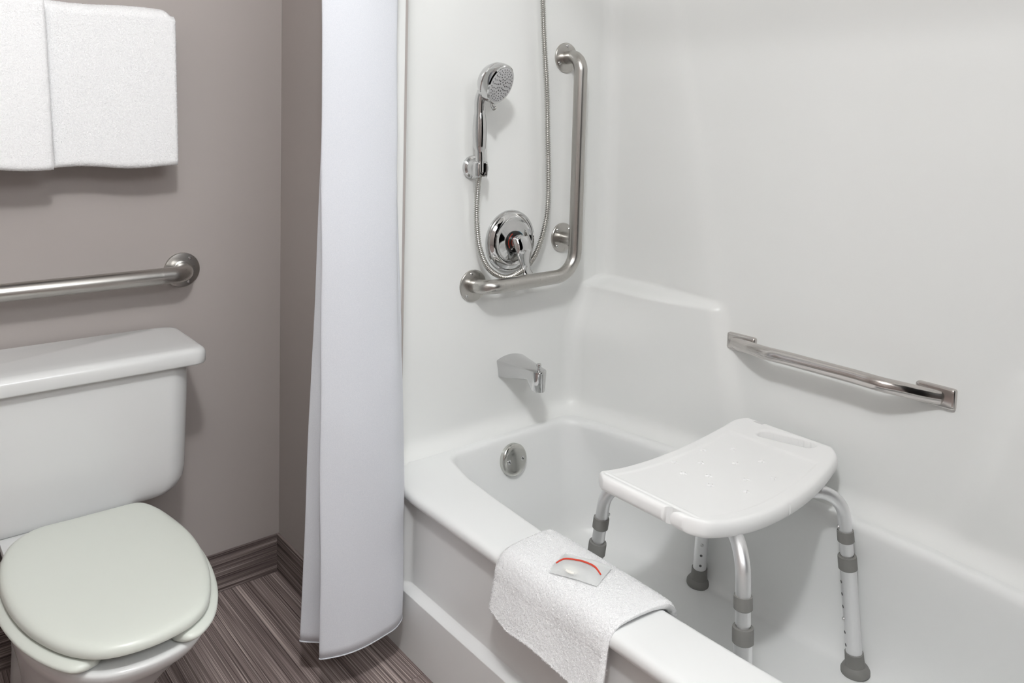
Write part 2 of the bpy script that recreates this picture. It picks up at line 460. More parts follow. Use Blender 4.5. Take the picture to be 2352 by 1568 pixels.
# outline of the seat lid, measured round the hinge side and front
outl = [(0.234, 1.618), (0.30, 1.618), (0.36, 1.617), (0.412, 1.612), (0.434, 1.575), (0.448, 1.51), (0.4565, 1.43), (0.452, 1.35), (0.437, 1.275), (0.410, 1.212), (0.378, 1.182), (0.342, 1.171),
        (0.306, 1.169), (0.272, 1.175), (0.243, 1.190), (0.215, 1.222), (0.192, 1.268), (0.174, 1.325), (0.163, 1.395), (0.162, 1.47), (0.172, 1.535), (0.193, 1.585)]
OL = spline([(x, y, 0) for x, y in outl], 6, True)
cen = Vector((0.31, 1.41, 0))
def offs(d, z, s=1.0, dy=0.0):
    out = []
    k = len(OL)
    for i, p in enumerate(OL):
        t = (OL[(i + 1) % k] - OL[i - 1]).normalized(); n = Vector((t.y, -t.x, 0))
        if n.dot(p - cen) < 0: n = -n
        q = p + n * d; q = cen + (q - cen) * s
        out.append((q.x, q.y + dy, z))
    return out
lid = []
for d, z in ((-0.006, 0.4215), (-0.001, 0.4222), (0.0, 0.425), (-0.0005, 0.431), (-0.003, 0.4355), (-0.008, 0.4385), (-0.014, 0.4400)):
    lid.append(offs(d, z))
for s_, z in ((0.90, 0.4413), (0.75, 0.4420), (0.5, 0.4426), (0.2, 0.4429), (0.01, 0.443)):
    lid.append(offs(-0.014, z, s_))
lid = [[(x, y, 0.4216) for x, y, z in offs(-0.006, 0, 0.01)]] + lid
o = MB().loft(lid).build('seat_lid', M['seat'], toilet, angle=60); o['label'] = 'off-white rounded seat lid, closed'
# open fronted seat: a swept U whose two prongs end at the front
k = len(OL)
inner = [Vector(p) for p in offs(-0.022, 0.0)]
sp = sorted(range(k), key=lambda i: (math.atan2(OL[i].x - 0.297, -(OL[i].y - 1.41)) % (2 * PI)))
path = [inner[i] for i in sp if OL[i].y > 1.30 or abs(OL[i].x - 0.299) > 0.060]
rings = []
for i, p in enumerate(path):
    a = path[max(i - 1, 0)]; c = path[min(i + 1, len(path) - 1)]
    t = (c - a).normalized(); n = Vector((t.y, -t.x, 0))
    e = min(i, len(path) - 1 - i); w = [0.35, 0.72, 0.9, 0.98][e] if e < 4 else 1.0
    w2 = 0.033 * w; h2 = 0.0105 * (0.55 + 0.45 * w)
    rings.append([(p.x + n.x * w2 * math.cos(2 * PI * j / 20), p.y + n.y * w2 * math.cos(2 * PI * j / 20), 0.4085 + h2 * math.sin(2 * PI * j / 20)) for j in range(20)])
MB().loft(rings).build('seat', M['seat'], toilet, angle=70)
for hx in (0.255, 0.385):
    MB().lathe([(0.016, 0), (0.016, 0.012), (0.012, 0.015), (0.002, 0.016)], (hx, 1.638, 0.398), (0, 0, 1), 20).build('hinge', M['seat'], toilet)
bowl = [offs(0, 0.397, 0.02, 0)]
for z, s_, dy in ((0.3975, 0.60, 0), (0.3975, 0.955, 0), (0.396, 0.975, 0), (0.392, 0.984, 0), (0.38, 0.965, 0.002), (0.365, 0.94, 0.009), (0.35, 0.905, 0.020), (0.33, 0.865, 0.032), (0.31, 0.825, 0.045), (0.285, 0.78, 0.059), (0.26, 0.737, 0.074), (0.21, 0.665, 0.10),
                  (0.16, 0.615, 0.12), (0.10, 0.59, 0.13), (0.05, 0.605, 0.13), (0.02, 0.64, 0.128), (0.0, 0.645, 0.128)):
    bowl.append([(x - 0.030 * (1 - s_) * (1 if z < 0.396 else 0), y, zz) for x, y, zz in offs(0.0, z, s_, dy)])
MB().loft(bowl).build('bowl', M['porcelain'], toilet, angle=60)
pr = []
for x0, x1, y0, z in ((0.215, 0.405, 1.54, 0.0), (0.22, 0.40, 1.54, 0.10), (0.215, 0.405, 1.55, 0.25), (0.20, 0.42, 1.56, 0.34), (0.19, 0.43, 1.57, 0.374), (0.192, 0.428, 1.572, 0.380)):
    pr.append(prect(x0, x1, y0, 1.86, 0.05, z))
MB().loft(pr).build('pedestal', M['porcelain'], toilet, angle=60)
# water stop with riser beside the toilet
sv = thing('shutoff_valve', 'small metal water valve on the wall behind the left of the toilet seat', 'valve', (0.19, YT, 0.25))
MB().lathe([(0.026, 0.0), (0.026, 0.003), (0.018, 0.008), (0.010, 0.010), (0.010, 0.05)], (0.195, YT, 0.262), (0, -1, 0), 24).build('escutcheon', M['steel_z'], sv)
MB().lathe([(0.014, 0.0), (0.016, 0.01), (0.016, 0.03), (0.012, 0.034)], (0.195, YT - 0.045, 0.262), (0, -1, 0), 20).build('handle', M['steel_z'], sv)
MB().tube(spline([(0.195, YT - 0.03, 0.27), (0.193, YT - 0.032, 0.31), (0.17, YT - 0.05, 0.35), (0.15, YT - 0.07, 0.377)], 8), 0.005, 10).build('riser', M['steel_z'], sv)

# ------------------------------------------------------------------ grab bars
def flange(parent, c, axis, r, mat, screws, phase, dished=False):
    prof = [(r, 0.0), (r, 0.0035), (r - 0.0012, 0.005), (r - 0.004, 0.0056), (r * 0.70, 0.0066), (r * 0.56, 0.0068)]
    if dished: prof += [(r * 0.555, 0.010), (r * 0.50, 0.0115)]
    prof += [(0.01, prof[-1][1])]
    f = MB().lathe(prof, c, axis, 48).build('flange', mat, parent)
    A = Vector(axis).normalized(); up = Vector((0, 0, 1)); s = A.cross(up)
    for k in range(screws):
        a = phase + 2 * PI * k / screws
        q = Vector(c) + (s * math.cos(a) + up * math.sin(a)) * r * 0.78 + A * 0.0058
        MB().lathe([(0.0044, -0.001), (0.0044, 0.0012), (0.0034, 0.0024), (0.0012, 0.0028), (0.001, 0.0014)], q, axis, 14).build('screw', M['chrome'], f)
    return f
# horizontal bar over the tank
gb = thing('grab_bar', 'horizontal brushed steel grab bar on the taupe wall above the toilet tank', 'grab bar', (0.2, YT, 0.83), None)
yb = YT - 0.062
MB().tube(fillet_path([(0.588, YT - 0.004, 0.831), (0.588, yb, 0.831), (-0.30, yb, 0.829), (-0.30, YT - 0.004, 0.829)], 0.036, 12), 0.0188, 32).build('bar', M['steel_x'], gb)
MB().tube([(0.528, yb, 0.8306), (0.524, yb, 0.8306)], 0.01915, 32).build('joint_ring', M['steel_x'], gb)
flange(gb, (0.590, YT, 0.830), (0, -1, 0), 0.0415, M['steel_x'], 3, 0.05, True)
flange(gb, (-0.30, YT, 0.829), (0, -1, 0), 0.0415, M['steel_x'], 3, 0.05, True)
# L shaped bar on the faucet wall
lb = thing('grab_bar', 'L-shaped brushed steel grab bar around the shower valve', 'grab bar', (1.35, YF, 0.79))
yl = YF - 0.064
MB().tube(fillet_path([(1.190, YF - 0.004, 0.786), (1.186, yl, 0.790), (1.489, yl, 0.7935), (1.491, yl, 1.383), (1.497, YF - 0.004, 1.380)], [0.038, 0.068, 0.040], 14), 0.0182, 32).build('bar', M['steel_z'], lb)
flange(lb, (1.191, YF, 0.785), (0, -1, 0), 0.041, M['steel_z'], 3, 0.25 + PI)
flange(lb, (1.495, YF, 1.380), (0, -1, 0), 0.041, M['steel_z'], 3, PI / 2)
flange(lb, (1.499, YF, 0.885), (0, -1, 0), 0.041, M['steel_z'], 4, PI / 4)
MB().tube([(1.499, YF - 0.004, 0.885), (1.493, yl, 0.885)], 0.0165, 28).build('standoff', M['steel_z'], lb)
# short bar on the long wall
rb = thing('grab_bar', 'short polished grab bar with square plates on the long tub wall', 'grab bar', (1.65, 0.85, 0.675))
xw = wx(0.85, 0.675); xo = xw - 0.061
for ya, yb2 in ((1.038, 1.116), (0.589, 0.665)):
    pts = []
    for ins, hx in ((0.0, 0.004), (0.0, -0.007), (0.0015, -0.0095), (0.005, -0.0105)):
        pts.append([(xw + hx, y, z) for y, z in [(p[0], p[1]) for p in rrect(ya + ins, yb2 - ins, 0.654 + ins, 0.696 - ins, 0.005, 0, 0, 2, 5)]])
    MB().loft(pts).build('mounting_plate', M['steel_y'], rb, angle=45)
bp = spline([(xw - 0.006, 1.092, 0.674), (xw - 0.022, 1.060, 0.676), (xw - 0.046, 1.016, 0.682), (xo, 0.970, 0.6855), (xo, 0.925, 0.6865), (xo, 0.845, 0.6865), (xo, 0.765, 0.6865), (xo, 0.715, 0.6855),
             (xw - 0.046, 0.680, 0.682), (xw - 0.022, 0.645, 0.676), (xw - 0.006, 0.618, 0.674)], 8)
MB().tube(bp, 0.0152, 32).build('bar', M['steel_y'], rb)

# ------------------------------------------------------------------ shower fittings
sh = thing('hand_shower', 'chrome hand shower with round spray head in its wall holder', 'shower head', (1.16, 1.50, 1.10))
D = Vector((0.272, -0.911, -0.37)).normalized()           # direction the face looks
hc = Vector((1.181, 1.460, 1.2895))
HS = 1.11
MB().lathe([(r * HS, h) for r, h in ((0.010, -0.050), (0.024, -0.047), (0.034, -0.040), (0.0395, -0.031), (0.0425, -0.026), (0.0430, -0.0215), (0.0418, -0.0195), (0.0447, -0.017), (0.0457, -0.006), (0.0445, 0.002), (0.0415, 0.0045), (0.039, 0.0035))], hc, D, 56).build('head', M['chrome'], sh)
fc = MB().lathe([(0.0435, 0.0025), (0.0425, 0.0042), (0.037, 0.0048), (0.001, 0.0052)], hc, D, 48).build('spray_face', M['headface'], sh)
upv = (Vector((0, 0, 1)) - D * D.z).normalized(); sdv = D.cross(upv)
nz = MB()
for rr, cnt, sz in ((0.007, 5, 0.0021), (0.013, 10, 0.0022), (0.019, 12, 0.0017), (0.025, 18, 0.0014), (0.030, 22, 0.0014), (0.035, 26, 0.0013)):
    for kk in range(cnt):
        a = 2 * PI * kk / cnt + rr * 60
        q = hc + (sdv * math.cos(a) + upv * math.sin(a)) * rr * HS + D * 0.0046
        nz.lathe([(sz, 0), (sz * 0.9, 0.0012), (sz * 0.4, 0.0016)], q, D, 7)
n_o = nz.build('nozzles', M['nozzle'], fc); n_o['kind'] = 'stuff'
MB().tube([hc - upv * 0.048 + D * -0.004, hc - upv * 0.056 + D * 0.001, hc - upv * 0.059 + D * 0.008], [0.0045, 0.0055, 0.006], 14).build('spray_lever', M['chrome'], sh)
MB().lathe([(0.012, 0.0), (0.014, 0.004), (0.011, 0.016), (0.004, 0.02)], hc - D * 0.034 - sdv * 0.002 + upv * 0.004, (-D + Vector((-0.5, 0, -0.2))), 24).build('back_cap', M['chrome'], sh)
hp = spline([(1.1615, 1.506, 1.078), (1.161, 1.506, 1.11), (1.159, 1.506, 1.15), (1.158, 1.506, 1.19), (1.158, 1.507, 1.225), (1.1585, 1.507, 1.252), (1.163, 1.502, 1.276)], 6)
rad = [0.0108] * 6 + [0.0112] * 4 + [lerp(0.0150, 0.0176, math.sin(i / 12 * PI)) for i in range(13)] + [0.0135] * 20
hd = MB().tube(hp, rad[:len(hp)], 28).build('handle', M['chrome'], sh)
# holder on the wall
ho = thing('shower_holder', 'small round chrome bracket holding the hand shower on the wall', 'holder', (1.18, YF, 1.086))
MB().lathe([(0.029, 0.0), (0.030, 0.004), (0.0285, 0.009), (0.023, 0.012), (0.0215, 0.016), (0.0205, 0.024), (0.018, 0.029), (0.012, 0.032)], (1.181, YF, 1.086), (0, -1, 0), 44).build('base', M['chrome'], ho)
MB().lathe([(0.0135, 0.0), (0.015, 0.006), (0.0165, 0.012), (0.0165, 0.026), (0.014, 0.030)], (1.180, YF - 0.022, 1.086), (0, -1, 0), 32).build('arm', M['chrome'], ho)
cl = []
for z in (1.066, 1.071, 1.098, 1.103):
    rr = 0.0175 if 1.07 < z < 1.1 else 0.0160
    cl.append([(1.1615 + rr * math.cos(a), 1.506 + rr * math.sin(a), z) for a in [math.radians(35 + 290 * j / 24 - 90) for j in range(25)]])
m = MB(); m.grid(cl)
o = m.build('clip', M['chrome'], ho); md = o.modifiers.new('thickness', 'SOLIDIFY'); md.thickness = 0.003; md.offset = 0
# ribbed hose
hpts = [(1.345, YF - 0.05, 1.93), (1.352, YF - 0.052, 1.85), (1.364, 1.530, 1.68), (1.378, 1.535, 1.52), (1.3875, 1.535, 1.408), (1.400, 1.535, 1.295), (1.407, 1.535, 1.181), (1.414, 1.535, 1.065), (1.412, 1.533, 0.97), (1.394, 1.530, 0.902), (1.360, 1.525, 0.846),
        (1.312, 1.520, 0.816), (1.260, 1.521, 0.806), (1.213, 1.528, 0.832), (1.186, 1.532, 0.885), (1.175, 1.532, 0.951), (1.172, 1.529, 1.010), (1.166, 1.518, 1.050), (1.1615, 1.507, 1.076)]
base = spline(hpts, 40)
hs = [base[0]]; acc = 0; STEP = 0.0012
for a, c in zip(base, base[1:]):
    L_ = (c - a).length; t = STEP - acc
    while t <= L_:
        hs.append(a + (c - a) * (t / L_)); t += STEP
    acc = L_ - (t - STEP)
hr = [0.0072 if (i // 2) % 2 else 0.0050 for i in range(len(hs))]
o = MB().tube(hs, hr, 14).build('shower_hose', brushed('ribbed_hose_steel', (0.50, 0.49, 0.46, 1), 0.24, (20, 20, 20)), None, angle=80)
tag(o, 'ribbed chrome shower hose looping down past the valve', 'hose')
# supply elbow above the frame
el = thing('shower_outlet', 'chrome wall outlet feeding the shower hose from above', 'shower outlet', (1.345, YF, 1.95))
MB().lathe([(0.030, 0.0), (0.030, 0.003), (0.02, 0.010), (0.012, 0.012), (0.012, 0.03)], (1.345, YF, 1.95), (0, -1, 0), 32).build('escutcheon', M['chrome'], el)
MB().tube(fillet_path([(1.345, YF - 0.02, 1.95), (1.345, YF - 0.05, 1.95), (1.345, YF - 0.05, 1.918)], 0.016, 8), 0.011, 20).build('elbow', M['chrome'], el)
# mixing valve
vc = Vector((1.309, YF, 0.891)); A = Vector((0, -1, 0))
va = thing('shower_valve', 'round chrome shower valve with lever handle and temperature ring', 'faucet', vc)
MB().lathe([(0.080, 0.0), (0.0815, 0.004), (0.080, 0.009), (0.077, 0.0115), (0.074, 0.0105), (0.071, 0.012), (0.067, 0.016), (0.062, 0.0175), (0.058, 0.0155), (0.055, 0.0145), (0.048, 0.0165), (0.034, 0.020), (0.028, 0.0215), (0.012, 0.022)], vc, A, 72).build('escutcheon', M['chrome'], va)
MB().lathe([(0.0285, 0.018), (0.0285, 0.026), (0.0275, 0.0275), (0.018, 0.0275)], vc, A, 48).build('dial', M['black'], va)
def arcstrip(r0, r1, h, a0, a1, mat, name):
    s = MB(); R = []
    for k in range(17):
        a = lerp(a0, a1, k / 16)
        d = Vector((math.cos(a), 0, math.sin(a)))
        R.append([vc + d * r0 + A * h, vc + d * r0 + A * (h + 0.001), vc + d * r1 + A * (h + 0.001), vc + d * r1 + A * h])
    s.grid(R, close_u=True).build(name, mat, va, smooth=False)
arcstrip(0.0246, 0.0258, 0.0272, math.radians(120), math.radians(215), M['red'], 'hot_mark')
arcstrip(0.0275, 0.0288, 0.0265, math.radians(5), math.radians(75), M['blue'], 'cold_mark')
MB().lathe([(0.0195, 0.022), (0.020, 0.030), (0.021, 0.044), (0.0205, 0.050), (0.018, 0.054), (0.012, 0.0565), (0.002, 0.0575)], vc, A, 40).build('hub', M['chrome'], va)
# lever: sweeps down and slightly right from the hub, pinched then flared tip
lp = spline([vc + A * 0.044 + Vector((0.002, 0, 0.012)), vc + A * 0.053 + Vector((0.006, 0, -0.012)), vc + A * 0.050 + Vector((0.012, 0, -0.036)), vc + A * 0.047 + Vector((0.018, 0, -0.058)), vc + A * 0.048 + Vector((0.023, 0, -0.078)), vc + A * 0.050 + Vector((0.026, 0, -0.088))], 6)
rg = []
for i, p in enumerate(lp):
    t = i / (len(lp) - 1)
    w = 0.0275 * (1 - 0.52 * sm(0.15, 0.78, t)) + 0.003 * sm(0.7, 0.95, t)
    h = 0.012 * (1 - 0.45 * sm(0.1, 0.7, t))
    if i == len(lp) - 1: w *= 0.75; h *= 0.7
    tv = (lp[min(i + 1, len(lp) - 1)] - lp[max(i - 1, 0)]).normalized(); sd = tv.cross(A).normalized(); nn = sd.cross(tv)
    rg.append([p + sd * w * math.cos(2 * PI * j / 20) + nn * h * math.sin(2 * PI * j / 20) for j in range(20)])
MB().loft(rg).build('lever', M['chrome'], va, angle=60)
MB().lathe([(0.003, 0.0), (0.003, 0.004), (0.001, 0.005)], vc + A * 0.0275 + Vector((-0.016, 0, -0.017)), A, 10).build('stop_pin', M['chrome'], va)
# tub spout
sp_ = thing('tub_spout', 'chrome wedge shaped tub spout with a pull-up diverter knob', 'faucet', (1.321, YF, 0.56))
rg = []
for t in [0, 0.03, 0.12, 0.3, 0.5, 0.7, 0.82, 0.9, 0.95, 0.985, 1.0]:
    y = YF - 0.133 * t
    w = lerp(0.0445, 0.0205, min(1, t / 0.85)); zt = lerp(0.577, 0.570, t); zb_ = lerp(0.528, 0.545, min(1, t / 0.72))
    if t > 0.72: zb_ = lerp(0.545, 0.519, sm(0.72, 0.80, t))
    if t > 0.85:
        w = 0.0205 * math.sqrt(max(0.02, 1 - ((t - 0.85) / 0.152) ** 2))
    ring_ = []
    crown = 0.007 * (1 - t) + 0.002
    for sx, k in ((-1, 0), (-1, 1)): pass
    n = 10
    for j in range(n + 1):
        u = -1 + 2 * j / n; ring_.append((1.3215 + w * u, y, zt + crown * (1 - u * u)))
    ring_ += [(1.3215 + w * 1.02, y, zt - 0.004), (1.3215 + w * 0.93, y, lerp(zt, zb_, 0.5)), (1.3215 + w * 0.86, y, zb_ + 0.004), (1.3215 + w * 0.70, y, zb_), (1.3215 - w * 0.70, y, zb_), (1.3215 - w * 0.86, y, zb_ + 0.004), (1.3215 - w * 0.93, y, lerp(zt, zb_, 0.5)), (1.3215 - w * 1.02, y, zt - 0.004)]
    rg.append(ring_)
MB().loft(rg).build('body', M['chrome'], sp_, angle=50)
MB().lathe([(0.0035, 0.0), (0.0035, 0.010), (0.006, 0.012), (0.0065, 0.016), (0.005, 0.019), (0.002, 0.020)], (1.3195, YF - 0.117, 0.571), (0, 0, 1), 20).build('diverter_knob', M['chrome'], sp_)

# ------------------------------------------------------------------ curtain and its rod
rod = thing('curtain_rod', 'straight chrome shower curtain rod above the tub edge', 'curtain rod', (0.885, YM, 1.88))
MB().tube([(0.885, YE + 0.004, 1.88), (0.885, 1.470, 1.88)], 0.0127, 24).build('rod', M['chrome'], rod)
for y, ax in ((1.472, -1), (YE, 1)):
    MB().lathe([(0.034, 0.0), (0.034, 0.004), (0.02, 0.012), (0.014, 0.02)], (0.885, y, 1.88), (0, ax, 0), 28).build('rod_end', M['chrome'], rod)
cu = thing('shower_curtain', 'white cloth shower curtain drawn to the wall, hanging over the tub end', 'curtain', (0.80, 1.40, 0.1))
def cpath(z):
    """plan of the gathered curtain at height z"""
    k = max(0.0, min(1.0, (1.45 - z) / 1.35))        # 1 at the hem, 0 high up: how far the left fold shows
    s = sm(0.15, 0.9, z)
    xl = lerp(0.694, 0.702, k)
    xr = lerp(0.864, 0.906, sm(1.3, 0.35, z))
    pts = [(lerp(0.775, 0.745, k), 1.500), (lerp(0.748, 0.697, k), 1.488), (lerp(0.742, 0.700, k), 1.476), (lerp(0.742, 0.724, k), 1.455), (xl + 0.036, 1.436), (xl + 0.014, 1.416), (xl, 1.408),
           (xl + 0.018, 1.3985), (xl + 0.055, 1.3885), (xl + 0.105, 1.386), (xl + 0.16, 1.3935), (xr - 0.012, 1.411), (xr, 1.424), (xr - 0.004, 1.436), (xr - 0.05, 1.434),
           (xr - 0.06, 1.442), (xr + 0.022 * s - 0.012, 1.448), (xr + 0.022 * s - 0.010, 1.4545), (xr - 0.09, 1.451)]
    return [(x, y) for x, y in pts]
rows = []
for z in frange(0.10, 1.845, 88):
    rows.append([(p.x + 0.0022 * noise.noise(Vector((p.x * 6, p.y * 14, z * 4.5))) , p.y + 0.0035 * noise.noise(Vector((p.x * 9 + 5, p.y * 9, z * 5))) + 0.0016 * sm(0.80, 0.87, p.x) * noise.noise(Vector((p.x * 20, 7, z * 26))), z + (0.003 * noise.noise(Vector((p.x * 10, 3, 0))) if z < 0.11 else 0)) for p in spline([(x, y, 0) for x, y in cpath(z)], 6)])
o = MB().grid(rows).build('cloth', M['curtain'], cu, angle=180)
md = o.modifiers.new('thickness', 'SOLIDIFY'); md.thickness = 0.0012; md.offset = 0
hem = [(p[0], p[1], p[2]) for p in rows[0]]
MB().tube(hem, 0.0016, 6).build('hem', M['curtain'], cu)
for k, y in enumerate((1.405, 1.415, 1.425, 1.435)):
    tp = [(0.885 + 0.020 * math.cos(a), y, 1.867 + 0.024 * math.sin(a)) for a in frange(0, 2 * PI, 24)]
    MB().tube(tp, 0.0016, 8, cap=False).build('ring', M['chrome'], cu)

# ------------------------------------------------------------------ bath stool
st = thing('shower_stool', 'white plastic bath stool with aluminium legs standing in the tub', 'stool', (1.35, 0.913, 0.085))
SX0, SX1, SYM = 1.092, 1.600, 0.912
def seat_z(u):  # saddle: ends higher than the middle
    return 0.488 + 0.036 * abs(u) ** 2.2
def seat_hy(u):
    a = abs(u)
    h = 0.147 - 0.022 * a ** 2.2
    if a > 0.86: h -= 0.030 * ((a - 0.86) / 0.14) ** 2.2
    return h
def seat_top(u, v):
    """point of the upper skin; u along x in -1..1, v across in -1..1"""
    x = lerp(SX0, SX1, (u + 1) / 2)
    return x, SYM + v * seat_hy(u), seat_z(u)
US = [-1 + 2 * i / 60 for i in range(61)]; VS = [-1 + 2 * j / 36 for j in range(37)]
def in_slot(x, y):   # hand hole near the wall-side end
    dx = abs(x - (1.569 - 0.18 * (y - 0.902))) ; dy = abs(y - 0.902) - 0.050
    return (dx ** 2 + max(0, dy) ** 2) ** 0.5 - 0.0115
def seat_mesh():
    bm = bmesh.new(); T = 0.032; N, K = 210, 112
    def pt(i, j):
        u = -1 + 2 * i / N; v = -1 + 2 * j / K
        x, y, z = seat_top(u, v)
        return x, y, z, u, v
    # keep cells outside the hand hole and outside the notch on both short ends
    keep = {}; holes = {}
    for i in range(N):
        for j in range(K):
            x, y, z, u, v = pt(i + 0.5, j + 0.5)
            hole = in_slot(x, y) < 0; holes[(i, j)] = hole
            notch = (u < -0.940 and -0.74 < v < -0.52) or (u > 0.940 and 0.72 > v > 0.52) or (v < -0.975 and 0.02 < u < 0.06)
            keep[(i, j)] = not (hole or notch)
    top, bot = {}, {}
    def vert(i, j):
        if (i, j) in top: return top[(i, j)], bot[(i, j)]
        x, y, z, u, v = pt(i, j)
        s = in_slot(x, y)
        near = [holes.get(q, False) for q in ((i, j), (i - 1, j), (i, j - 1), (i - 1, j - 1))]
        if any(near) and not all(near):     # put the hole edge on the true stadium curve
            for _ in range(3):
                s = in_slot(x, y); e = 1e-4
                gx = (in_slot(x + e, y) - s) / e; gy = (in_slot(x, y + e) - s) / e; g2 = max(0.2, gx * gx + gy * gy)
                x -= gx * s / g2; y -= gy * s / g2
            s = 0.0
        # rolled rim: distance to outer edge
        du = min(1 - abs(u), 1) * 0.254; dv = (1 - abs(v)) * 0.14
        d = min(du, dv); rz = 0.0
        if d < 0.012: rz = 0.012 - math.sqrt(max(0, 0.012 ** 2 - (0.012 - d) ** 2))
        if 0 <= s < 0.005: rz += 0.004 * (1 - s / 0.005)
        # recessed tray lines
        t = 0.0
        if abs(v) < 0.80 and u < 0.72 and u > -0.86: t = 0.0022 * min(1, min((0.80 - abs(v)) * 30, (0.72 - u) * 60, (u + 0.86) * 60))
        if abs(v) < 0.88:
            for g in (-0.905, ):
                t += 0.0022 * math.exp(-((u - g) / 0.012) ** 2)
        # raised grip bumps
        tv = bm.verts.new((x, y, z - rz - t)); 
        bz_ = z - T + (rz * 0.7 if d < 0.012 else 0)
        bv_ = bm.verts.new((x, y, bz_))
        top[(i, j)], bot[(i, j)] = tv, bv_
        return tv, bv_
    for (i, j), k_ in keep.items():
        if not k_: continue
        c = [(i, j), (i + 1, j), (i + 1, j + 1), (i, j + 1)]
        V = [vert(*q) for q in c]
        bm.faces.new([a for a, _ in V]); bm.faces.new([b_ for _, b_ in V][::-1])
        for s, (di, dj) in enumerate(((0, -1), (1, 0), (0, 1), (-1, 0))):
            if not keep.get((i + di, j + dj), False):
                a0, b0 = V[s]; a1, b1 = V[(s + 1) % 4]
                bm.faces.new((a1, a0, b0, b1))
    bmesh.ops.recalc_face_normals(bm, faces=bm.faces)
    for f in bm.faces: f.smooth = True
    for e in bm.edges:
        if len(e.link_faces) == 2 and e.calc_face_angle(0) > math.radians(62): e.smooth = False
    me = bpy.data.meshes.new('seat'); bm.to_mesh(me); bm.free(); me.materials.append(M['stool'])
    o = bpy.data.objects.new('seat', me); COL.objects.link(o); o.parent = st; o.location = -Vector(st.location)
    return o
BUMPS = [(1.419, 1.013), (1.470, 0.969), (1.322, 1.014), (1.365, 0.978), (1.420, 0.929), (1.465, 0.895), (1.292, 0.968), (1.326, 0.930), (1.375, 0.873), (1.421, 0.839), (1.293, 0.901), (1.328, 0.843)]
seat_ob = seat_mesh()
bump_me = None
for bx, by in BUMPS:
    u = (bx - SX0) / (SX1 - SX0) * 2 - 1
    star = [(0.0085 if k % 2 == 0 else 0.0036) for k in range(10)]
    if bump_me is None:
        prof = [[(r * f * math.cos(PI * k / 5), r * f * math.sin(PI * k / 5), h) for k, r in enumerate(star)] for f, h in ((1.0, -0.001), (0.92, 0.0012), (0.6, 0.0024), (0.15, 0.0029))]
        o = MB().loft(prof).build('grip_bump', M['stool'], seat_ob, angle=50); bump_me = o.data
    else:
        o = bpy.data.objects.new('grip_bump', bump_me); COL.objects.link(o); o.parent = seat_ob
    o.location = (bx, by, seat_z(u) - 0.0022)
# legs: tube bends down from below the seat, collar, inner tube, collar, outer tube, rubber foot
def make_leg(sx, sy):
    fx = 1.557 if sx > 0 else 1.153; fy = SYM + sy * 0.197
    d = Vector((-sx * 0.07, -sy * 0.09, 1.0))
    foot = Vector((fx, fy, zf)); at = lambda z: foot + d * (z - zf)
    n = lambda: d.normalized()
    bend = at(0.462)
    inn = Vector((1.345 + sx * 0.075, SYM + sy * 0.055, 0.459))
    leg = MB().tube(fillet_path([inn, bend, at(0.335)], 0.056, 12), 0.0133, 24).build('leg', M['alu'], st)
    MB().tube([at(0.17), at(0.362)], 0.0112, 20).build('inner_tube', M['alu'], leg)
    MB().tube([at(0.096), at(0.314)], 0.0160, 24).build('outer_tube', M['alu'], leg)
    for z, h, r in ((0.372, 0.012, 0.0165), (0.317, 0.0140, 0.0186)):
        c = at(z)
        MB().lathe([(r * 0.86, -h), (r, -h + 0.002), (r, h - 0.003), (r * 0.97, h), (r * 0.84, h)], c, n(), 28).build('collar', M['rubber'], leg)
    MB().lathe([(0.0265, 0.0), (0.0288, 0.003), (0.0285, 0.009), (0.0245, 0.0155), (0.0205, 0.0185), (0.0190, 0.026), (0.0184, 0.044), (0.0165, 0.045)], foot + Vector((0, 0, 0.0)), d, 32).build('rubber_foot', M['rubber'], leg)
    side = Vector((-sx * 0.77, -sy * 0.64, 0))
    sd = (side - n() * side.dot(n())).normalized()
    for z, r in ((0.392, 0.0130), (0.20, 0.0157)):
        MB().lathe([(0.0042, -0.002), (0.0042, 0.001), (0.003, 0.0032), (0.001, 0.004)], at(z) + sd * r, sd, 12).build('spring_button', M['chrome'], leg)
    for z in (0.145, 0.172, 0.226, 0.252, 0.278):
        MB().lathe([(0.0032, 0.0), (0.0032, 0.0006), (0.0026, 0.0008)], at(z) + sd * 0.0157, sd, 12).build('hole', M['nozzle'], leg)
for sx in (-1, 1):
    for sy in (-1, 1): make_leg(sx, sy)
MB().box(1.30, 1.39, SYM - 0.045, SYM + 0.045, 0.448, 0.4655).build('hub_plate', M['stool'], st, bevel=0.004)

